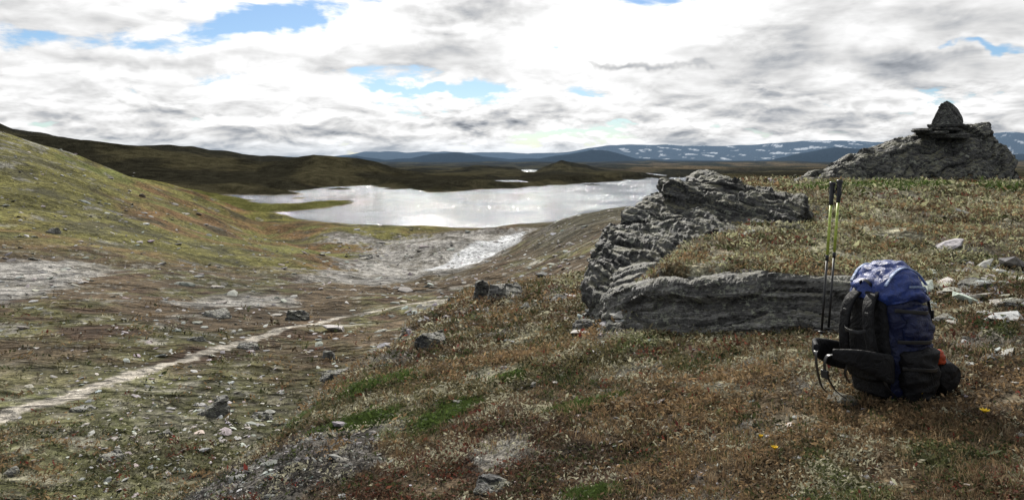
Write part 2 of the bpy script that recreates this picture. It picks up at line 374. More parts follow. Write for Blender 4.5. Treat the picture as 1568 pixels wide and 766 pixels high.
# lake
m,t,b=newmat('lake_water'); geo=t.node('ShaderNodeNewGeometry'); P=geo.outputs['Position']
px_,py_,pz_=t.sep(P)[:3]
w1=t.noise(t.comb(px_,t.m('MULTIPLY',py_,1.4),0),.45,3,.6); w2=t.noise(t.comb(px_,t.m('MULTIPLY',py_,.6),0),.012,5,.65)
b.inputs['Base Color'].default_value=(.025,.045,.075,1); b.inputs['IOR'].default_value=1.33; b.inputs['Specular Tint'].default_value=(.74,.83,.97,1)
t.put(b.inputs['Roughness'],t.mr(w2,.40,.60,.06,.15))
t.put(b.inputs['Normal'],t.bump(w1,t.mr(w2,.40,.60,.35,1.0),2.2))
lk=mk('lake',np.array([(-2500,250,ZW),(3500,250,ZW),(3500,6000,ZW),(-2500,6000,ZW)]),[0,1,2,3],[0],m)

# ------------------------------------------------------------------ rocks
def displaced(name,pts_list,vox,mat,amp=.06,strat=.06,freq=5,tilt=(.25,.1,.97),seed=0,parent=None,blk=1.3):
    bm=bmesh.new()
    for pts in pts_list:
        vs=[bm.verts.new(p) for p in pts]
        bmesh.ops.convex_hull(bm,input=vs)
    me=bpy.data.meshes.new(name); bm.to_mesh(me); bm.free()
    ob=bpy.data.objects.new(name,me); col.objects.link(ob)
    md=ob.modifiers.new('r','REMESH'); md.mode='VOXEL'; md.voxel_size=vox
    dg=bpy.context.evaluated_depsgraph_get(); m2=bpy.data.meshes.new_from_object(ob.evaluated_get(dg)); ob.modifiers.clear(); ob.data=m2; m2.name=name
    n=len(m2.vertices); co=np.empty(n*3,np.float32); no=np.empty(n*3,np.float32)
    m2.vertices.foreach_get('co',co); m2.vertices.foreach_get('normal',no); co=co.reshape(-1,3).astype(float); no=no.reshape(-1,3)
    tl=np.array(tilt,float); tl/=np.linalg.norm(tl)
    w=perlin3(co*1.1,seed); w2=perlin3(co*2.3,seed+9)
    def level(fq,ms,sd_):
        s=co@tl*fq+1.0*w+.5*w2; fs=np.floor(s)
        a=np.floor(co[:,0]*ms+fs*.37+.6*w2); b=np.floor(co[:,1]*ms*.7-fs*.61+.6*w)
        h=_h(a.astype(np.int64),b.astype(np.int64),fs.astype(np.int64),sd_)&1023
        fr=s-fs
        return h/511.5-1-.6*(np.abs(fr-.5)*2)**8
    d=strat*(level(freq,blk,seed+4)+.45*level(freq*2.6,blk*2.2,seed+6))
    d=d+amp*(perlin3(co*1.3,seed+1)+.4*perlin3(co*3.1,seed+2)-.35*np.abs(perlin3(co*6.3,seed+3))+.16*perlin3(co*16,seed+5))
    co=co+no*d[:,None]
    m2.vertices.foreach_set('co',co.astype(np.float32).ravel()); m2.update()
    m2.materials.clear(); m2.materials.append(mat)
    m2.polygons.foreach_set('use_smooth',np.zeros(len(m2.polygons),bool))
    if parent: ob.parent=parent
    return ob
def W(px,py,d): return ((px-784)/F*d,d,-(py-243)/F*d)

displaced('rock_outcrop',[[W(896,456,8.9),W(899,398,9.3),W(922,354,10),W(958,322,10.4),W(992,303,11),W(1012,284,11.3),W(1060,273,11.6),W(1150,279,11.2),W(1240,298,10.6),W(1205,376,8.9),W(1100,408,8.4),W(1000,436,8.3),W(930,462,8.5),
   (1.2,9.0,-2.6),(3.1,9.2,-2.2),(3.9,10.6,-2.2),(2.0,14,-3),(3.8,14,-1.2),(1.2,10.5,-3)],
   [W(1012,296,10.6),W(1017,278,10.9),W(1065,272,10.8),W(1130,278,10.8),W(1018,290,12),W(1130,279,12),W(1080,273,12.4),W(1050,310,10.4),W(1140,310,10.5)]],.026,M_rock,.12,.06,4.6,(.38,.12,.92),1,None,.8)
displaced('rock_ledge',[[W(888,484,8.9),W(918,458,8.6),W(944,508,7.7),W(940,447,8.0),W(1010,516,7.1),W(1000,440,7.4),W(1100,524,6.6),W(1090,433,6.9),W(1200,526,6.25),W(1200,421,6.6),W(1290,522,6.1),W(1300,426,6.4),W(1360,505,6.1),W(1350,448,6.35),
   (1.2,9.2,-1.9),(1.4,9.2,-1.33),(2.0,8.2,-1.25),(3.0,7.4,-1.18),(3.6,7.2,-1.25),(3.4,6.6,-1.6),(3.6,7.2,-1.6)]],.021,M_rock2,.05,.05,6,(.05,.25,.96),2,None,1.0)
displaced('boulder',[[W(1204,282,16.4),W(1260,255,16.8),W(1320,235,17),W(1382,211,17),W(1440,203,17),W(1484,186,17),W(1516,188,17.2),W(1530,212,17),W(1534,240,16.8),W(1556,266,16.6),W(1564,285,16.4),W(1215,292,16),W(1380,290,15.6),W(1500,290,15.8),
   (7,18.5,-.8),(11.5,19,-.8),(11.3,18.6,.4),(9.5,18.8,.3),(6.8,16,-1),(11.6,16,-1)]],.038,M_rock,.10,.08,3.2,(-.35,.05,.93),5,None,.6)
cairn=bpy.data.objects.new('cairn',None); col.objects.link(cairn)
def slab(name,px,py,wpx,hpx,d,seed,parent,dep=.5,mat=M_rock3):
    r=random.Random(seed); x,y,z=W(px,py,d); w=wpx/F*d/2; h=hpx/F*d/2; pts=[]
    for k in range(11):
        a=k/11*2*math.pi+r.uniform(-.2,.2); rr=r.uniform(.75,1.08)
        pts.append((x+w*rr*math.cos(a),y+dep*rr*math.sin(a),z+h*r.uniform(.5,1))); pts.append((x+w*rr*.95*math.cos(a),y+dep*.95*rr*math.sin(a),z-h*r.uniform(.5,1)))
    displaced(name,[pts],.018,mat,.014,.008,9,(0,0,1),seed,parent)
slab('slab_1',1452,209,70,9,16.8,31,cairn,.45); slab('slab_2',1426,204,58,5,16.8,32,cairn,.42); slab('slab_3',1437,199,80,5,16.85,33,cairn,.40); slab('slab_4',1450,194,58,6,16.9,34,cairn,.36)
slab('slab_5',1412,201,30,5,16.7,36,cairn,.3)
displaced('standing_stone',[[W(1424,191,16.8),W(1434,172,16.85),W(1441,159,16.9),W(1450,153,16.95),W(1457,158,17),W(1469,168,17),W(1474,180,17),W(1476,192,16.9),W(1432,192,17.2),W(1468,192,17.2),W(1452,157,17.1),W(1465,173,17.2),W(1442,192,16.7),W(1460,192,16.7)]],.018,M_rock3,.02,.018,7,(.9,.1,.4),7,cairn,2)

def boulder_at(name,px,py,wpx,hpx,seed,mat=M_rock,dep=1.0,ymin=2.4):
    x,y,z=hit(px,py,ymin); w=wpx/F*y/2; h=hpx/F*y; r=random.Random(seed); pts=[]
    for k in range(12):
        a=r.uniform(0,2*math.pi); e=r.uniform(-.1,1); rr=math.sqrt(max(0,1-e*e*.55))*r.uniform(.75,1.08)
        pts.append((x+w*rr*math.cos(a),y+w*dep*rr*math.sin(a),z-.15*h+h*1.2*max(0,e)))
    for k in range(7):
        a=k/7*2*math.pi; pts.append((x+w*math.cos(a),y+w*dep*math.sin(a),z-.3*h))
    displaced(name,[pts],max(.009,w/26),mat,w*.07,w*.05,3/w,(.2,.2,.95),seed,None,1.6/w)
for i,(px,py,w_,h_,mt) in enumerate([(661,531,60,25,M_rock),(327,634,56,30,M_rock2),(332,485,44,12,M_rock2),(455,489,40,13,M_rock),(738,462,34,34,M_rock),(775,456,66,22,M_rock2),(806,478,18,18,M_rock),(858,466,46,15,M_rock2),(700,458,34,9,M_rock2),(1290,613,58,10,M_rock),(760,748,76,16,M_rock),(503,549,24,12,M_rock2),(945,508,70,20,M_rock2),(895,506,44,16,M_rock2),(515,580,60,16,M_rock),(820,500,26,8,M_rock2),(380,534,36,10,M_rock2),(300,521,34,9,M_rock2),(170,704,46,10,M_rock2),(255,668,26,9,M_rock2),(126,628,40,7,M_rock2),(400,640,40,9,M_rock2),(1524,552,40,8,M_rock2),(1450,492,44,12,M_rock2),(1500,440,60,12,M_rock2),(1550,470,50,14,M_rock2),(700,620,20,7,M_rock2),(1296,672,24,7,M_rock2),(820,590,18,7,M_rock2),(560,395,22,5,M_rock2),(80,357,26,8,M_rock2),(15,728,26,12,M_rock2)]):
    boulder_at('boulder',px,py,w_,h_,41+i,mt)

# loose stones -------------------------------------------------------
bases=[]
for v in range(14):
    bm=bmesh.new(); bmesh.ops.create_icosphere(bm,subdivisions=1 if v<10 else 2,radius=1)
    co=np.array([vv.co[:] for vv in bm.verts]); 
    for _ in range(6):
        n=rng.normal(size=3); n/=np.linalg.norm(n); dd=rng.uniform(.45,.8); pr=co@n; co=co-np.maximum(pr-dd,0)[:,None]*n
    co*=1+.12*rng.normal(size=(len(co),1)).clip(-1,1); co*=np.array([1,rng.uniform(.5,.95),rng.uniform(.15,.38)])
    fc=np.array([[q.index for q in f.verts] for f in bm.faces]); bm.free(); bases.append((co,fc))
SP=[]
def add_st(x,y,s,br): SP.append(np.stack([x,y,s,br],1))
N=34000
ly=rng.uniform(math.log(2.6),math.log(260),N); y=np.exp(ly); X=rng.uniform(-.8,.8,N); x=X*y
dens=fbm2(x/2.5,y/2.5,3,31)+fbm2(x/12,y/12,3,32)*.8; keep=rng.uniform(-.5,1.2,N)<dens
x,y=x[keep],y[keep]; add_st(x,y,.0020*y**.95*rng.lognormal(0,.65,len(x)),rng.uniform(.4,1.5,len(x)))
def cluster(px,py,sx_,sy_,n,s,br=(.6,1.4),ymin=2.4):
    for _ in range(n):
        h=hit(px+random.gauss(0,sx_),py+random.gauss(0,sy_),ymin); add_st(np.array([h[0]]),np.array([h[1]]),np.array([s*h[1]*random.lognormvariate(0,.55)]),np.array([random.uniform(*br)]))
for (cx,cy),r_,nn in zip(SC,(.55,.4,.45),(600,300,300)):
    xx=rng.normal(cx,r_*.6,nn); yy=rng.normal(cy,r_*.65,nn); add_st(xx,yy,.012*rng.lognormal(0,.6,nn),rng.uniform(.2,.9,nn))
cluster(1500,440,45,32,150,.0085,(.9,1.6)); cluster(920,488,30,18,90,.0075,(.9,1.6)); cluster(1480,540,60,40,60,.0045,(.8,1.6)); cluster(1250,640,160,50,90,.0032,(.8,1.6))
cluster(600,390,90,18,160,.0024,(.8,1.7),25); cluster(760,470,60,14,120,.0045,(.7,1.6)); cluster(350,655,45,28,100,.0038,(1,1.8))
cluster(60,430,60,20,90,.0027,(.8,1.7),25); cluster(240,700,90,40,130,.0038,(.9,1.8)); cluster(860,420,60,30,160,.0028,(.9,1.8),20); cluster(390,515,120,35,150,.0036,(1,1.8),10); cluster(690,500,60,25,90,.0048)
cluster(1000,700,280,50,120,.0032,(.7,1.6)); cluster(860,560,140,35,90,.003,(.9,1.8)); cluster(150,340,90,40,60,.0016,(.6,1.2),60); cluster(80,290,60,40,60,.0018,(.5,1.1),60); cluster(250,610,160,45,260,.0026,(1,1.8),8)
S=np.concatenate(SP)
ep=seg_d(S[:,0],S[:,1],path,False); S=S[(ep>.35)|(S[:,2]<.03)]
n=len(S); zz=zat(S[:,0],S[:,1]); kind=rng.integers(0,14,n)
VV=[];LL=[];CC=[];off=0
for k,(bco,bf) in enumerate(bases):
    ii=np.where(kind==k)[0]
    if not len(ii): continue
    a=rng.uniform(0,6.28,len(ii)); tl=rng.normal(0,.22,(len(ii),2))
    p=bco[None]*S[ii,2][:,None,None]
    xx=p[...,0]*np.cos(a)[:,None]-p[...,1]*np.sin(a)[:,None]; yy=p[...,0]*np.sin(a)[:,None]+p[...,1]*np.cos(a)[:,None]
    z3=p[...,2]+xx*tl[:,:1]+yy*tl[:,1:]
    VV.append(np.stack([xx+S[ii,0][:,None],yy+S[ii,1][:,None],z3+zz[ii][:,None]+.10*S[ii,2][:,None]],-1).reshape(-1,3))
    LL.append((bf[None]+(np.arange(len(ii))*len(bco))[:,None,None]+off).reshape(-1,3)); off+=len(ii)*len(bco)
    cc=np.array([.30,.293,.275])[None]*S[ii,3][:,None]*(1+rng.normal(0,.05,(len(ii),3))); CC.append(np.repeat(cc,len(bco),0))
VV=np.concatenate(VV);LL=np.concatenate(LL);CC=np.concatenate(CC).clip(.02,.6)
mk('scattered_stones',VV,LL.ravel(),np.arange(len(LL))*3,M_stone,CC)

# heath vegetation ---------------------------------------------------
N=115000
ly=rng.uniform(math.log(2.5),math.log(45),N); ly=np.where(rng.random(N)<.72,rng.uniform(math.log(2.5),math.log(17),N),ly)
y=np.exp(ly); X=rng.uniform(-.8,.82,N); x=X*y
km=zat(x,y,KM); z=zat(x,y); sdv=np.full(N,1e3)
base=zone(x,y,z,km,sdv)
lum=base.sum(1)
pale=lum>.46
keep=(rng.random(N)<np.where(pale,.30,1))&((seg_d(x,y,path,False)>.5)|(km>.5))
keep&=rng.random(N)<ss(fbm2(x/.35,y/.35,2,77)+.55,0,.7)*.8+.2
keep&=(km>.5)|(rng.random(N)<.33*ss(-y,-45,-18)+.05)
keep&=rng.random(N)>scree(x,y)*.7
x,y,z,km,base=[q[keep] for q in (x,y,z,km,base)]; n=len(x)
sp_=fbm2(x/.5,y/.5,3,51)+.35*rng.normal(size=n); sq=fbm2(x/1.7,y/1.7,3,52)+.3*rng.normal(size=n)
isg=(base[:,1]>base[:,0]*1.2)
C=base*rng.uniform(.8,1.6,(n,1))
C=np.where((sp_>.42)[:,None]&~isg[:,None],c(.40,.38,.27)*rng.uniform(.6,1.2,(n,1)),C)
C=np.where((sp_<-.5)[:,None]&~isg[:,None],c(.050,.060,.024)*rng.uniform(.6,1.5,(n,1)),C)
C=np.where((sq>.38)[:,None]&~isg[:,None],c(.23,.158,.085)*rng.uniform(.6,1.4,(n,1)),C)
C=np.where((sq<-.92)[:,None]&~isg[:,None],c(.14,.055,.036)*rng.uniform(.6,1.3,(n,1)),C)
C=np.where((rng.random(n)<.008)[:,None],c(.18,.04,.03),C)
up=(km>.5)&(y>6.6)&(x>1)
C=np.where((up&(rng.random(n)<.35))[:,None],c(.38,.38,.22)*rng.uniform(.5,1.2,(n,1)),C)
G=7
cl=np.repeat(np.stack([x,y,z],1),G,0); ys_=np.repeat(y,G); m_=len(cl)
rad=.0070*ys_**.85; hgt=.0042*ys_**.85
ctr=cl+np.stack([rng.normal(0,1,m_)*rad,rng.normal(0,1,m_)*rad,np.abs(rng.normal(0,1,m_))*hgt+.001*ys_],1)
s=(.0020*ys_**.90*rng.lognormal(0,.35,m_))
d1=rng.normal(size=(m_,3)); d1[:,2]=np.abs(d1[:,2])*.8+.1; d1/=np.linalg.norm(d1,axis=1)[:,None]
d2=np.cross(d1,rng.normal(size=(m_,3))); d2/=np.linalg.norm(d2,axis=1)[:,None]
lf=1.5; v0=ctr-d1*s[:,None]*lf; v1=ctr+d2*s[:,None]*.6; v2=ctr+d1*s[:,None]*lf; v3=ctr-d2*s[:,None]*.6
VV=np.stack([v0,v1,v2,v3],1).reshape(-1,3); CC=np.repeat(np.repeat(C,G,0)*rng.uniform(.65,1.4,(m_,1)),4,0)
mk('heath_vegetation',VV,np.arange(len(VV)),np.arange(m_)*4,M_leaf,CC.clip(0,.6))

def grass(name,x,y,tall,C,per,width=.0011):
    n=len(x); z=zat(x,y); P=np.repeat(np.stack([x,y,z],1),per,0); m_=len(P); yy=np.repeat(y,per)
    P[:,:2]+=rng.normal(0,1,(m_,2))*(.0045*yy)[:,None]; h=np.repeat(tall,per)*rng.uniform(.5,1.2,m_)
    a=rng.uniform(0,6.28,m_); ln=rng.uniform(.1,.8,m_)
    dr=np.stack([np.cos(a),np.sin(a),np.zeros(m_)],1); sd_=np.stack([-np.sin(a+1),np.cos(a+1),np.zeros(m_)],1)*(width*yy)[:,None]*rng.uniform(.5,1.2,(m_,1))
    up=np.array([0,0,1.])[None]
    p1=P+up*(h*.6)[:,None]+dr*(h*ln*.3)[:,None]; p2=P+up*(h*.95)[:,None]+dr*(h*ln)[:,None]
    VV=np.stack([P-sd_,P+sd_,p1+sd_*.8,p1-sd_*.8,p2],1).reshape(-1,3)
    b_=np.arange(m_)*5; L=np.stack([b_,b_+1,b_+2,b_+3,b_+3,b_+2,b_+4],1).ravel(); st=np.stack([np.arange(m_)*7,np.arange(m_)*7+4],1).ravel()
    CC=np.repeat(np.repeat(C,per,0)*rng.uniform(.6,1.4,(m_,1)),5,0)
    mk(name,VV,L,st,M_leaf,CC.clip(0,.6))
N=15000
y=np.exp(rng.uniform(math.log(2.6),math.log(18),N)); x=rng.uniform(-.8,.8,N)*y
k_=(zat(x,y,KM)>.4)&(fbm2(x/1.3,y/1.3,3,61)+.25*rng.normal(size=N)>.12)&(scree(x,y)<.3)
x,y=x[k_],y[k_]; pick=rng.random(len(x))
C=np.where((pick<.55)[:,None],c(.19,.125,.070),np.where((pick<.85)[:,None],c(.29,.22,.13),c(.095,.105,.038)))
grass('dry_grass',x,y,.030+.0038*y+.018*rng.random(len(x)),C,9,.00045)
gx_=[];gy_=[]
for (a,b_,ra,rb,ro) in GREEN:
    n=int(1300 if b_<12 else 900); r=np.sqrt(rng.random(n)); th=rng.uniform(0,6.28,n); r=r*(1+.3*np.sin(th*3+a)+.2*np.sin(th*5+b_)); u=r*ra*np.cos(th)*1.1; v=r*rb*np.sin(th)*1.1
    gx_.append(a+u*math.cos(ro)-v*math.sin(ro)); gy_.append(b_+u*math.sin(ro)+v*math.cos(ro))
gx_=np.concatenate(gx_);gy_=np.concatenate(gy_)
grass('green_grass',gx_,gy_,.010+.003*gy_,bc(gx_,.080,.115,.032)*rng.uniform(.5,1.5,(len(gx_),1)),5,.0004)

# ------------------------------------------------------------------ equipment
M_navy=simple('navy_nylon',(.007,.012,.050),.5,.4,0,.6); M_blue=simple('blue_nylon',(.020,.045,.20),.45,.5,0,.6); M_black=simple('black_nylon',(.006,.006,.007),.65,.25,0,.5)
M_pale=simple('pale_blue_trim',(.25,.33,.52),.5,.4,0,.3); M_orange=simple('orange_nylon',(.42,.055,.012),.5,.4,0,.4); M_lime=simple('lime_paint',(.38,.46,.08),.35,.5); M_blackp=simple('black_plastic',(.010,.010,.011),.4,.5)
M_steel=simple('steel',(.4,.4,.4),.3,.5,1)
def loft(name,keys,mat,parent,seg=60,rings=44,wr=.006,wf=(9,9,22),seed=0,tf=None):
    k=np.array(keys,float); t=np.linspace(0,1,len(k)); tt=np.linspace(0,1,rings)
    K=np.stack([np.interp(tt,t,k[:,i]) for i in range(6)],1)
    for _ in range(2): K[1:-1]=(K[:-2]+2*K[1:-1]+K[2:])/4
    a=np.arange(seg)/seg*2*np.pi; V_=[]
    for (z,cx,cy,ra,rb,e) in K:
        cs,sn=np.cos(a),np.sin(a); V_.append(np.stack([cx+ra*np.sign(cs)*np.abs(cs)**(2/e),cy+rb*np.sign(sn)*np.abs(sn)**(2/e),np.full(seg,z)],1))
    V_=np.concatenate(V_)
    cen=np.repeat(K[:,1:3],seg,0); dv=V_[:,:2]-cen; L=np.linalg.norm(dv,axis=1)[:,None]+1e-6; p=V_*np.array(wf)
    d=wr*(perlin3(p,seed)*1.4+.6*perlin3(p*2.3,seed+1)); V_[:,:2]+=dv/L*d[:,None]; V_[:,2]+=.6*d
    if tf is not None: V_=tf(V_)
    i=np.arange(rings*seg).reshape(rings,seg); j=np.roll(i,-1,1)
    q=np.stack([i[:-1],j[:-1],j[1:],i[1:]],-1).reshape(-1,4)
    loops=list(q.ravel())+list(i[0][::-1])+list(i[-1]); starts=list(np.arange(len(q))*4)+[len(q)*4,len(q)*4+seg]
    return mk(name,V_,loops,starts,mat,None,True,None,parent)
def catmull(pts,n=10):
    P=[np.array(p,float) for p in pts]; P=[2*P[0]-P[1]]+P+[2*P[-1]-P[-2]]; o=[]
    for i in range(1,len(P)-2):
        for k in range(n):
            t=k/n; o.append(.5*((2*P[i])+(-P[i-1]+P[i+1])*t+(2*P[i-1]-5*P[i]+4*P[i+1]-P[i+2])*t*t+(-P[i-1]+3*P[i]-3*P[i+1]+P[i+2])*t**3))
    o.append(P[-2]); return np.array(o)
def ribbon(name,pts,w,th,side,mat,parent,e=3.5,taper=None,seg=16):
    P=catmull(pts); T_=np.gradient(P,axis=0); T_/=np.linalg.norm(T_,axis=1)[:,None]; V_=[]; a=np.arange(seg)/seg*2*np.pi
    for i,(p,t_) in enumerate(zip(P,T_)):
        s=np.array(side,float); s=s-t_*(s@t_); s/=np.linalg.norm(s); n_=np.cross(t_,s); f=1 if taper is None else np.interp(i/(len(P)-1),*taper)
        cs,sn=np.cos(a),np.sin(a)
        V_.append(p+np.outer(np.sign(cs)*np.abs(cs)**(2/e)*w/2*f,s)+np.outer(np.sign(sn)*np.abs(sn)**(2/e)*th/2,n_))
    r=len(P); V_=np.concatenate(V_); i=np.arange(r*seg).reshape(r,seg); j=np.roll(i,-1,1); q=np.stack([i[:-1],j[:-1],j[1:],i[1:]],-1).reshape(-1,4)
    return mk(name,V_,list(q.ravel())+list(i[0][::-1])+list(i[-1]),list(np.arange(len(q))*4)+[len(q)*4,len(q)*4+seg],mat,None,True,None,parent)
def box(name,c_,sz,mat,parent,rot=(0,0,0),bev=.004):
    bm=bmesh.new(); bmesh.ops.create_cube(bm,size=1); bmesh.ops.scale(bm,vec=sz,verts=bm.verts); bmesh.ops.bevel(bm,geom=list(bm.edges),offset=bev,segments=2,affect='EDGES',profile=.5)
    me=bpy.data.meshes.new(name); bm.to_mesh(me); bm.free(); me.materials.append(mat); ob=bpy.data.objects.new(name,me); col.objects.link(ob); ob.location=c_; ob.rotation_euler=rot; ob.parent=parent; return ob
bp=bpy.data.objects.new('backpack',None); col.objects.link(bp)
bx,by=2.13,4.10; bp.location=(bx,by,float(zat(bx,by)[0])-.02); bp.rotation_euler=(math.radians(-2),math.radians(-1),math.radians(20)); bp.scale=(.98,.98,.98)
loft('main_compartment',[(0,0,0,.05,.08,2.5),(.008,0,0,.115,.14,3),(.05,0,0,.14,.165,3.2),(.2,.005,0,.15,.175,3.2),(.38,.005,0,.15,.175,3),(.5,0,0,.145,.17,3),(.58,-.005,0,.13,.155,2.8),(.63,-.01,0,.10,.13,2.5),(.64,-.01,0,.02,.02,2)],M_navy,bp,wr=.014,seed=1)
def lidtf(V_): 
    V_[:,2]+= -.40*np.maximum(V_[:,0]-.03,0)-.25*np.maximum(-V_[:,0]-.02,0)-.08*np.abs(V_[:,1]); return V_
loft('lid',[(.585,0,0,.05,.06,2.5),(.59,0,0,.15,.17,3),(.62,.005,0,.172,.19,3),(.68,.005,0,.165,.185,2.8),(.735,0,0,.135,.155,2.5),(.765,-.01,0,.085,.10,2.2),(.77,-.01,0,.01,.01,2)],M_blue,bp,wr=.016,wf=(11,11,20),seed=3,tf=lidtf)
loft('lid_pocket',[(.690,0.02,0,.03,.04,2.5),(.70,.02,0,.10,.13,2.6),(.745,.015,0,.095,.125,2.4),(.775,.01,0,.055,.08,2.2),(.78,.01,0,.01,.01,2)],M_blue,bp,wr=.012,wf=(14,14,20),seed=9)
loft('back_panel',[(.04,-.145,0,.01,.08,3),(.05,-.15,0,.035,.12,3),(.2,-.155,0,.04,.14,3),(.4,-.155,0,.035,.135,3),(.56,-.145,0,.03,.12,3),(.62,-.135,0,.02,.08,3)],M_black,bp,wr=.006,seed=4)
loft('lumbar_pad',[(.12,-.18,0,.01,.05,2.5),(.14,-.19,0,.035,.11,2.5),(.2,-.195,0,.045,.12,2.5),(.27,-.19,0,.03,.10,2.5),(.29,-.18,0,.01,.04,2.5)],M_black,bp,wr=.004,seed=5)
loft('side_pocket',[(.02,.01,-.17,.03,.02,2.5),(.03,.01,-.175,.10,.04,2.7),(.15,.01,-.185,.125,.055,2.7),(.29,.01,-.185,.12,.052,2.7),(.31,.01,-.18,.10,.03,2.7)],M_black,bp,wr=.012,seed=6)
loft('side_panel',[(.32,.03,-.15,.03,.03,2.7),(.33,.03,-.155,.09,.045,2.7),(.43,.03,-.165,.10,.052,2.7),(.53,.02,-.155,.09,.042,2.7),(.55,.02,-.15,.04,.03,2.7)],M_navy,bp,wr=.012,seed=16)
loft('side_pocket_far',[(.02,.01,.17,.03,.02,2.5),(.03,.01,.175,.10,.04,2.7),(.15,.01,.185,.115,.055,2.7),(.27,.01,.185,.115,.052,2.7),(.29,.01,.18,.10,.03,2.7)],M_black,bp,wr=.008,seed=7)
loft('front_pocket',[(.12,.14,0,.02,.06,2.7),(.14,.15,0,.05,.12,2.8),(.28,.155,0,.062,.135,2.8),(.44,.15,0,.05,.125,2.8),(.5,.14,0,.02,.08,2.8)],M_navy,bp,wr=.012,seed=8)
def rolltf(V_):
    W_=V_.copy(); W_[:,1]=V_[:,2]; W_[:,2]=V_[:,1]; W_[:,0]+=.235; W_[:,2]+=.135; return W_
loft('bottom_roll',[(-.20,0,0,.03,.03,2),(-.19,0,0,.08,.08,2),(-.1,0,0,.098,.112,2.1),(.1,0,0,.098,.112,2.1),(.19,0,0,.08,.08,2),(.2,0,0,.03,.03,2)],M_black,bp,wr=.014,wf=(12,12,9),seed=10,tf=rolltf)
loft('rain_cover',[(.20,.19,-.14,.02,.02,2.2),(.21,.195,-.145,.03,.04,2.2),(.24,.195,-.145,.035,.045,2.2),(.27,.19,-.14,.025,.035,2.2),(.28,.19,-.14,.01,.015,2.2)],M_orange,bp,wr=.012,seed=12)
for i,s in enumerate((-1,1)):
    ribbon('shoulder_strap_%d'%i,[(-.12,s*.055,.60),(-.18,s*.06,.60),(-.225,s*.075,.53),(-.24,s*.09,.41),(-.225,s*.105,.28),(-.185,s*.12,.20)],.075,.022,(0,1,0),M_black,bp,taper=([0,.3,.8,1],[.8,1,.9,.5]))
    ribbon('load_lifter_%d'%i,[(-.10,s*.08,.66),(-.16,s*.08,.625),(-.222,s*.08,.545)],.022,.003,(0,1,0),M_blackp,bp)
    ribbon('lower_webbing_%d'%i,[(-.19,s*.12,.20),(-.19,s*.15,.12),(-.14,s*.17,.06)],.02,.003,(0,1,0),M_blackp,bp)
    ribbon('hip_belt_%d'%i,[(-.13,s*.13,.20),(-.21,s*.19,.23),(-.30,s*.195,.265),(-.40,s*.15,.30),(-.47,s*.06,.31)],.14,.03,(0,0,1),M_black,bp,taper=([0,.3,.7,1],[1,1.1,.75,.42]))
    ribbon('side_compression_%d'%i,[(-.12,s*.165,.36),(-.05,s*.215,.36),(.05,s*.225,.355),(.15,s*.15,.35)],.02,.003,(0,0,1),M_blackp,bp)
    ribbon('side_compression_low_%d'%i,[(-.12,s*.185,.22),(-.05,s*.25,.22),(.05,s*.255,.21),(.15,s*.17,.2)],.02,.003,(0,0,1),M_blackp,bp)
    ribbon('side_compression_top_%d'%i,[(-.12,s*.155,.53),(-.03,s*.20,.52),(.06,s*.205,.51),(.15,s*.13,.50)],.02,.003,(0,0,1),M_blackp,bp)
    ribbon('lid_strap_%d'%i,[(.16,s*.09,.63),(.20,s*.09,.56),(.215,s*.09,.45),(.215,s*.09,.36)],.022,.003,(0,1,0),M_blackp,bp)
    ribbon('lid_trim_%d'%i,[(-.145,s*.12,.66),(-.08,s*.125,.728),(0,s*.125,.752),(.09,s*.125,.715),(.16,s*.12,.645)],.020,.008,(0,1,0),M_pale,bp)
    box('buckle_%d'%i,(-.236,s*.078,.50),(.014,.03,.035),M_blackp,bp)
    box('lid_buckle_%d'%i,(.222,s*.09,.47),(.012,.034,.05),M_blackp,bp)
    ribbon('belt_webbing_%d'%i,[(-.46,s*.07,.31),(-.495,s*.04,.295),(-.50,s*.03,.22),(-.46,s*.05,.12),(-.41,s*.07,.07)],.028,.005,(.3,1,0),M_blackp,bp)
box('belt_buckle',(-.502,-.03,.20),(.014,.05,.045),M_blackp,bp)
ribbon('sternum_strap',[(-.24,-.09,.42),(-.27,-.04,.405),(-.27,.04,.405),(-.24,.09,.42)],.02,.003,(0,0,1),M_blackp,bp)
ribbon('haul_loop',[(-.13,-.04,.63),(-.165,-.03,.67),(-.17,0,.685),(-.165,.03,.67),(-.13,.04,.63)],.02,.005,(1,0,.3),M_blackp,bp)
ribbon('lid_zip',[(-.04,-.185,.655),(.04,-.188,.65),(.10,-.17,.63),(.15,-.12,.605)],.012,.005,(0,0,1),M_pale,bp)

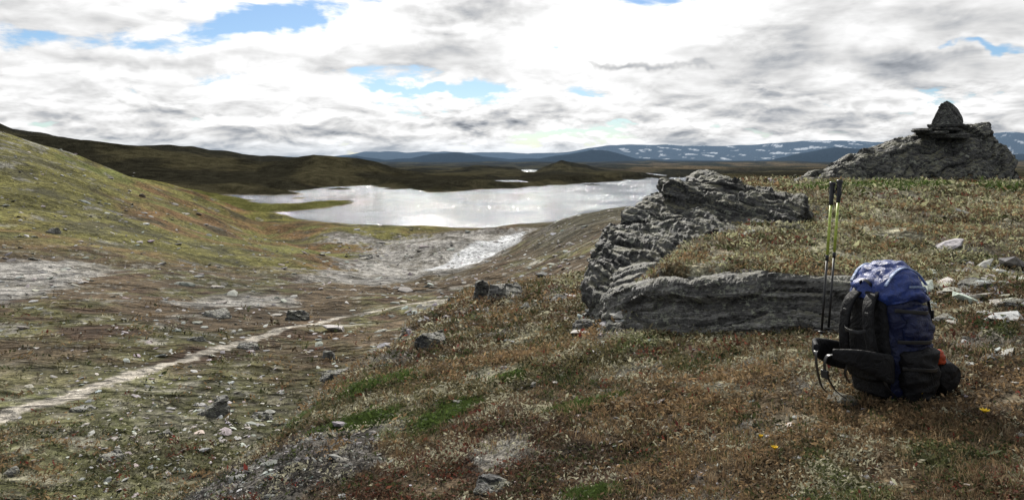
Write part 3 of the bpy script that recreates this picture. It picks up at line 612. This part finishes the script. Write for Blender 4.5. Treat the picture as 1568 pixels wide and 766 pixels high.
def pole(tip,top,seed):
    par=bpy.data.objects.new('trekking_pole',None); col.objects.link(par); a=Vector(tip); b=Vector(top); par.location=a
    d=(b-a); Ln=d.length; par.rotation_mode='QUATERNION'; par.rotation_quaternion=d.to_track_quat('Z','Y')
    def cyl(name,prof,mat,seg=16):
        V_=[]; an=np.arange(seg)/seg*2*np.pi
        for z,r in prof: V_.append(np.stack([r*np.cos(an),r*np.sin(an),np.full(seg,z)],1))
        V_=np.concatenate(V_); i=np.arange(len(prof)*seg).reshape(-1,seg); j=np.roll(i,-1,1); q=np.stack([i[:-1],j[:-1],j[1:],i[1:]],-1).reshape(-1,4)
        mk(name,V_,list(q.ravel())+list(i[0][::-1])+list(i[-1]),list(np.arange(len(q))*4)+[len(q)*4,len(q)*4+seg],mat,None,True,None,par)
    cyl('tip',[(0,.002),(.03,.004),(.031,.007),(.07,.008)],M_steel)
    cyl('basket',[(.068,.008),(.07,.03),(.075,.032),(.079,.03),(.085,.010)],M_blackp)
    cyl('lower_shaft',[(.07,.009),(.50*Ln,.0095)],M_blackp)
    cyl('lock',[(.50*Ln,.0105),(.502*Ln,.014),(.53*Ln,.014),(.532*Ln,.0115)],M_blackp)
    cyl('upper_shaft',[(.53*Ln,.0115),(Ln-.19,.0115)],M_lime)
    cyl('grip',[(Ln-.20,.013),(Ln-.195,.018),(Ln-.15,.017),(Ln-.13,.021),(Ln-.11,.0175),(Ln-.06,.020),(Ln-.03,.022),(Ln-.015,.028),(Ln-.003,.024),(Ln,.006)],M_blackp)
    s=-1 if seed%2 else 1
    ribbon('wrist_strap',[(0,0,Ln-.02),(s*.045,.01,Ln-.03),(s*.08,.015,Ln-.08),(s*.065,.01,Ln-.14),(s*.03,.0,Ln-.10),(s*.012,0,Ln-.03)],.026,.004,(0,1,0),M_black,par)
g1=W(1257,0,5.98); g2=W(1270,0,6.02)
pole((g1[0],5.98,float(zat(g1[0],5.98)[0])-.01),W(1275,279,6.20),1)
pole((g2[0],6.05,float(zat(g2[0],6.05)[0])-.01),W(1286,276,6.30),2)

def flower(px,py,s):
    x,y,z=hit(px,py+14); par=bpy.data.objects.new('yellow_flower',None); col.objects.link(par); par.location=(x,y,z)
    My=bpy.data.materials.get('petal') or simple('petal',(.85,.55,.02),.6,.2); Mg=bpy.data.materials.get('stem') or simple('stem',(.06,.09,.02),.7,.2)
    ribbon('stem',[(0,0,0),(.004,0,.02),(.002,0,.045)],.002,.002,(1,0,0),Mg,par,seg=6)
    V_=[];L=[];st=[]
    for k in range(9):
        a=k/9*6.28; ca,sa=math.cos(a),math.sin(a); o=len(V_)
        for (r,w,zz) in [(.002,.002,.045),(s*.6,s*.26,.056),(s,0,.062)]:
            if w: V_+= [(r*ca-w*sa,r*sa+w*ca,zz),(r*ca+w*sa,r*sa-w*ca,zz)]
            else: V_.append((r*ca,r*sa,zz))
        st+= [len(L),len(L)+4]; L+= [o,o+1,o+3,o+2,o+2,o+3,o+4]
    mk('petals',np.array(V_),L,st,My,None,False,None,par)
    V_=[(.25*s*math.cos(a)*q,.25*s*math.sin(a)*q,.052+h_) for q,h_ in ((1,0),(.6,.004)) for a in np.arange(8)/8*6.28]
    L=[];st=[]
    for k in range(8): st.append(len(L)); L+=[k,(k+1)%8,8+(k+1)%8,8+k]
    st.append(len(L)); L+=list(range(8,16)); mk('flower_head',np.array(V_),L,st,bpy.data.materials['petal'],None,False,None,par)
flower(1508,632,.026); flower(1410,605,.016); flower(1186,690,.018); flower(1165,670,.013)

# ------------------------------------------------------------------ light, sky
SE=math.radians(36); SAZ=math.radians(-5)      # azimuth from +Y towards +X
sund=Vector((math.sin(SAZ)*math.cos(SE),math.cos(SAZ)*math.cos(SE),math.sin(SE)))
sl=bpy.data.lights.new('sun','SUN'); sl.energy=5.0; sl.angle=math.radians(.55); sl.color=(1,.95,.87); so=bpy.data.objects.new('sun',sl); col.objects.link(so); so.rotation_euler=sund.to_track_quat('Z','Y').to_euler()
wd=bpy.data.worlds.new('World'); scene.world=wd; wd.use_nodes=True; t=NT(wd.node_tree)
wd.cycles.sampling_method='NONE'
for n_ in list(t.n): t.n.remove(n_)
wo=t.node('ShaderNodeOutputWorld'); sky=t.node('ShaderNodeTexSky',sky_type='NISHITA'); sky.sun_disc=False; sky.sun_elevation=SE; sky.sun_rotation=SAZ; sky.air_density=1.0; sky.dust_density=.3; sky.ozone_density=2.0
bg1=t.node('ShaderNodeBackground'); t.put(bg1.inputs[0],t.mix(1.0,sky.outputs[0],rgb(.78,.93,1.10),'MULTIPLY')); bg1.inputs[1].default_value=.088
tc=t.node('ShaderNodeTexCoord'); D=tc.outputs['Generated']; x_,y_,z_=t.sep(D)[:3]
zp=t.m('MAXIMUM',z_,-.02)
wbv=t.sep(t.noise(D,9,4,.65,0,1))
def layer(dz,sx,sz,detail,rough,off,dist):
    return t.noise(t.comb(t.m('MULTIPLY',x_,sx),t.m('ADD',t.m('MULTIPLY',y_,sx),off),t.m('MULTIPLY',t.m('ADD',zp,dz),sz)),1.0,detail,rough,dist)
A1=layer(0,4.2,10.5,7,.55,3.1,.4); A2=layer(.020,4.2,10.5,4,.50,3.1,.4)
B1=layer(0,13,44,5,.60,9.7,.3); B2=layer(.006,13,44,4,.58,9.7,.3)
wB=t.mr(t.m('ADD',z_,t.m('MULTIPLY',t.m('SUBTRACT',wbv[2],.5),.06)),.04,.13,1,0)
ym=t.m('MAXIMUM',y_,.05)
a_=t.m('ADD',t.m('DIVIDE',x_,ym),t.m('MULTIPLY',t.m('SUBTRACT',wbv[0],.5),.24)); b_=t.m('ADD',t.m('DIVIDE',z_,ym),t.m('MULTIPLY',t.m('SUBTRACT',wbv[1],.5),.085))
dD=None; dL=None
feats=[(430,42,85,22,-.17,0),(500,68,45,9,-.13,0),(640,133,60,6,-.10,0),(1510,62,100,9,-.16,0),(60,192,120,6,-.12,0),(1010,192,120,6,-.11,0),(1290,160,130,6,-.10,0),(850,205,90,4,-.08,0),
 (720,180,150,15,.13,-.30),(180,92,300,15,.1,-.24),(760,20,150,22,.1,-.22),(985,97,80,5,.1,-.28),(1380,95,150,24,.08,-.14),(1250,205,120,7,.08,.22),(60,135,90,16,.12,.16),(1000,50,260,32,.09,.30),(560,55,130,28,.08,.20),(330,155,80,15,.08,.2),(900,125,200,9,.07,.12),(420,220,200,6,.05,-.10),(100,25,260,20,.06,-.03),(1480,20,160,16,.05,.07)]
for (px,py,wx,wy,ad,al) in feats:
    g=t.m('ADD',t.m('POWER',t.m('DIVIDE',t.m('SUBTRACT',a_,(px-784)/F),wx/F),2),t.m('POWER',t.m('DIVIDE',t.m('SUBTRACT',b_,(243-py)/F),wy/F),2))
    g=t.m('EXPONENT',t.m('MULTIPLY',g,-1))
    if ad: 
        q_=t.m('MULTIPLY',g,ad); dD=q_ if dD is None else t.m('ADD',dD,q_)
    if al:
        q_=t.m('MULTIPLY',g,al); dL=q_ if dL is None else t.m('ADD',dL,q_)
def lerp(f,a,b):
    return t.m('ADD',t.m('MULTIPLY',a,t.m('SUBTRACT',1,f)),t.m('MULTIPLY',b,f))
dens=t.m('ADD',lerp(wB,t.m('ADD',t.m('MULTIPLY',A1,.78),t.m('MULTIPLY',B1,.22)),t.m('ADD',t.m('MULTIPLY',A1,.35),t.m('MULTIPLY',B1,.65))),dD)
grad=lerp(wB,t.m('ADD',t.m('MULTIPLY',t.m('SUBTRACT',A1,A2),2.5),t.m('MULTIPLY',t.m('SUBTRACT',B1,B2),.9)),t.m('ADD',t.m('MULTIPLY',t.m('SUBTRACT',B1,B2),2.8),t.m('MULTIPLY',t.m('SUBTRACT',A1,A2),.8)))
cover=t.mr(dens,.375,.445)
thick=t.mr(dens,.47,.62)
lumv=t.m('SUBTRACT',1.0,t.m('MULTIPLY',thick,.40))
lumv=t.m('ADD',t.m('ADD',lumv,grad),dL)
dp=t.node('ShaderNodeVectorMath',operation='DOT_PRODUCT'); t.put(dp.inputs[0],D); dp.inputs[1].default_value=sund
lumv=t.m('ADD',lumv,t.mr(dp.outputs['Value'],.72,1.0,-.02,.45)); lumv=t.m('SUBTRACT',lumv,t.mr(dp.outputs['Value'],-.6,.6,.45,0))
lumv=t.m('MINIMUM',t.m('MAXIMUM',lumv,.26),1.3)
cc=t.mix(t.mr(lumv,.25,.85),rgb(.88,.95,1.06),rgb(1,1,1)); sc_=t.node('ShaderNodeVectorMath',operation='SCALE'); t.put(sc_.inputs[0],cc); t.put(sc_.inputs['Scale'],lumv)
hzf=t.mr(z_,-.005,.035,.55,0); c2=t.mix(hzf,sc_.outputs[0],rgb(.50,.60,.72))
bg2=t.node('ShaderNodeBackground'); t.put(bg2.inputs[0],c2); bg2.inputs[1].default_value=.92
cov=t.m('MAXIMUM',cover,hzf,clamp=True); mx=t.node('ShaderNodeMixShader'); t.put(mx.inputs[0],cov); t.l.new(bg1.outputs[0],mx.inputs[1]); t.l.new(bg2.outputs[0],mx.inputs[2]); t.l.new(mx.outputs[0],wo.inputs[0])

# ------------------------------------------------------------------ camera
cd=bpy.data.cameras.new('camera'); cam=bpy.data.objects.new('camera',cd); col.objects.link(cam); cam.location=(0,0,0); cam.rotation_euler=(math.radians(90),0,0)
cd.sensor_width=36; cd.lens=36*F/1568; cd.shift_y=-140/1568; cd.clip_start=.1; cd.clip_end=60000; scene.camera=cam
scene.view_settings.view_transform='Standard'; scene.view_settings.look='None'; scene.view_settings.exposure=0
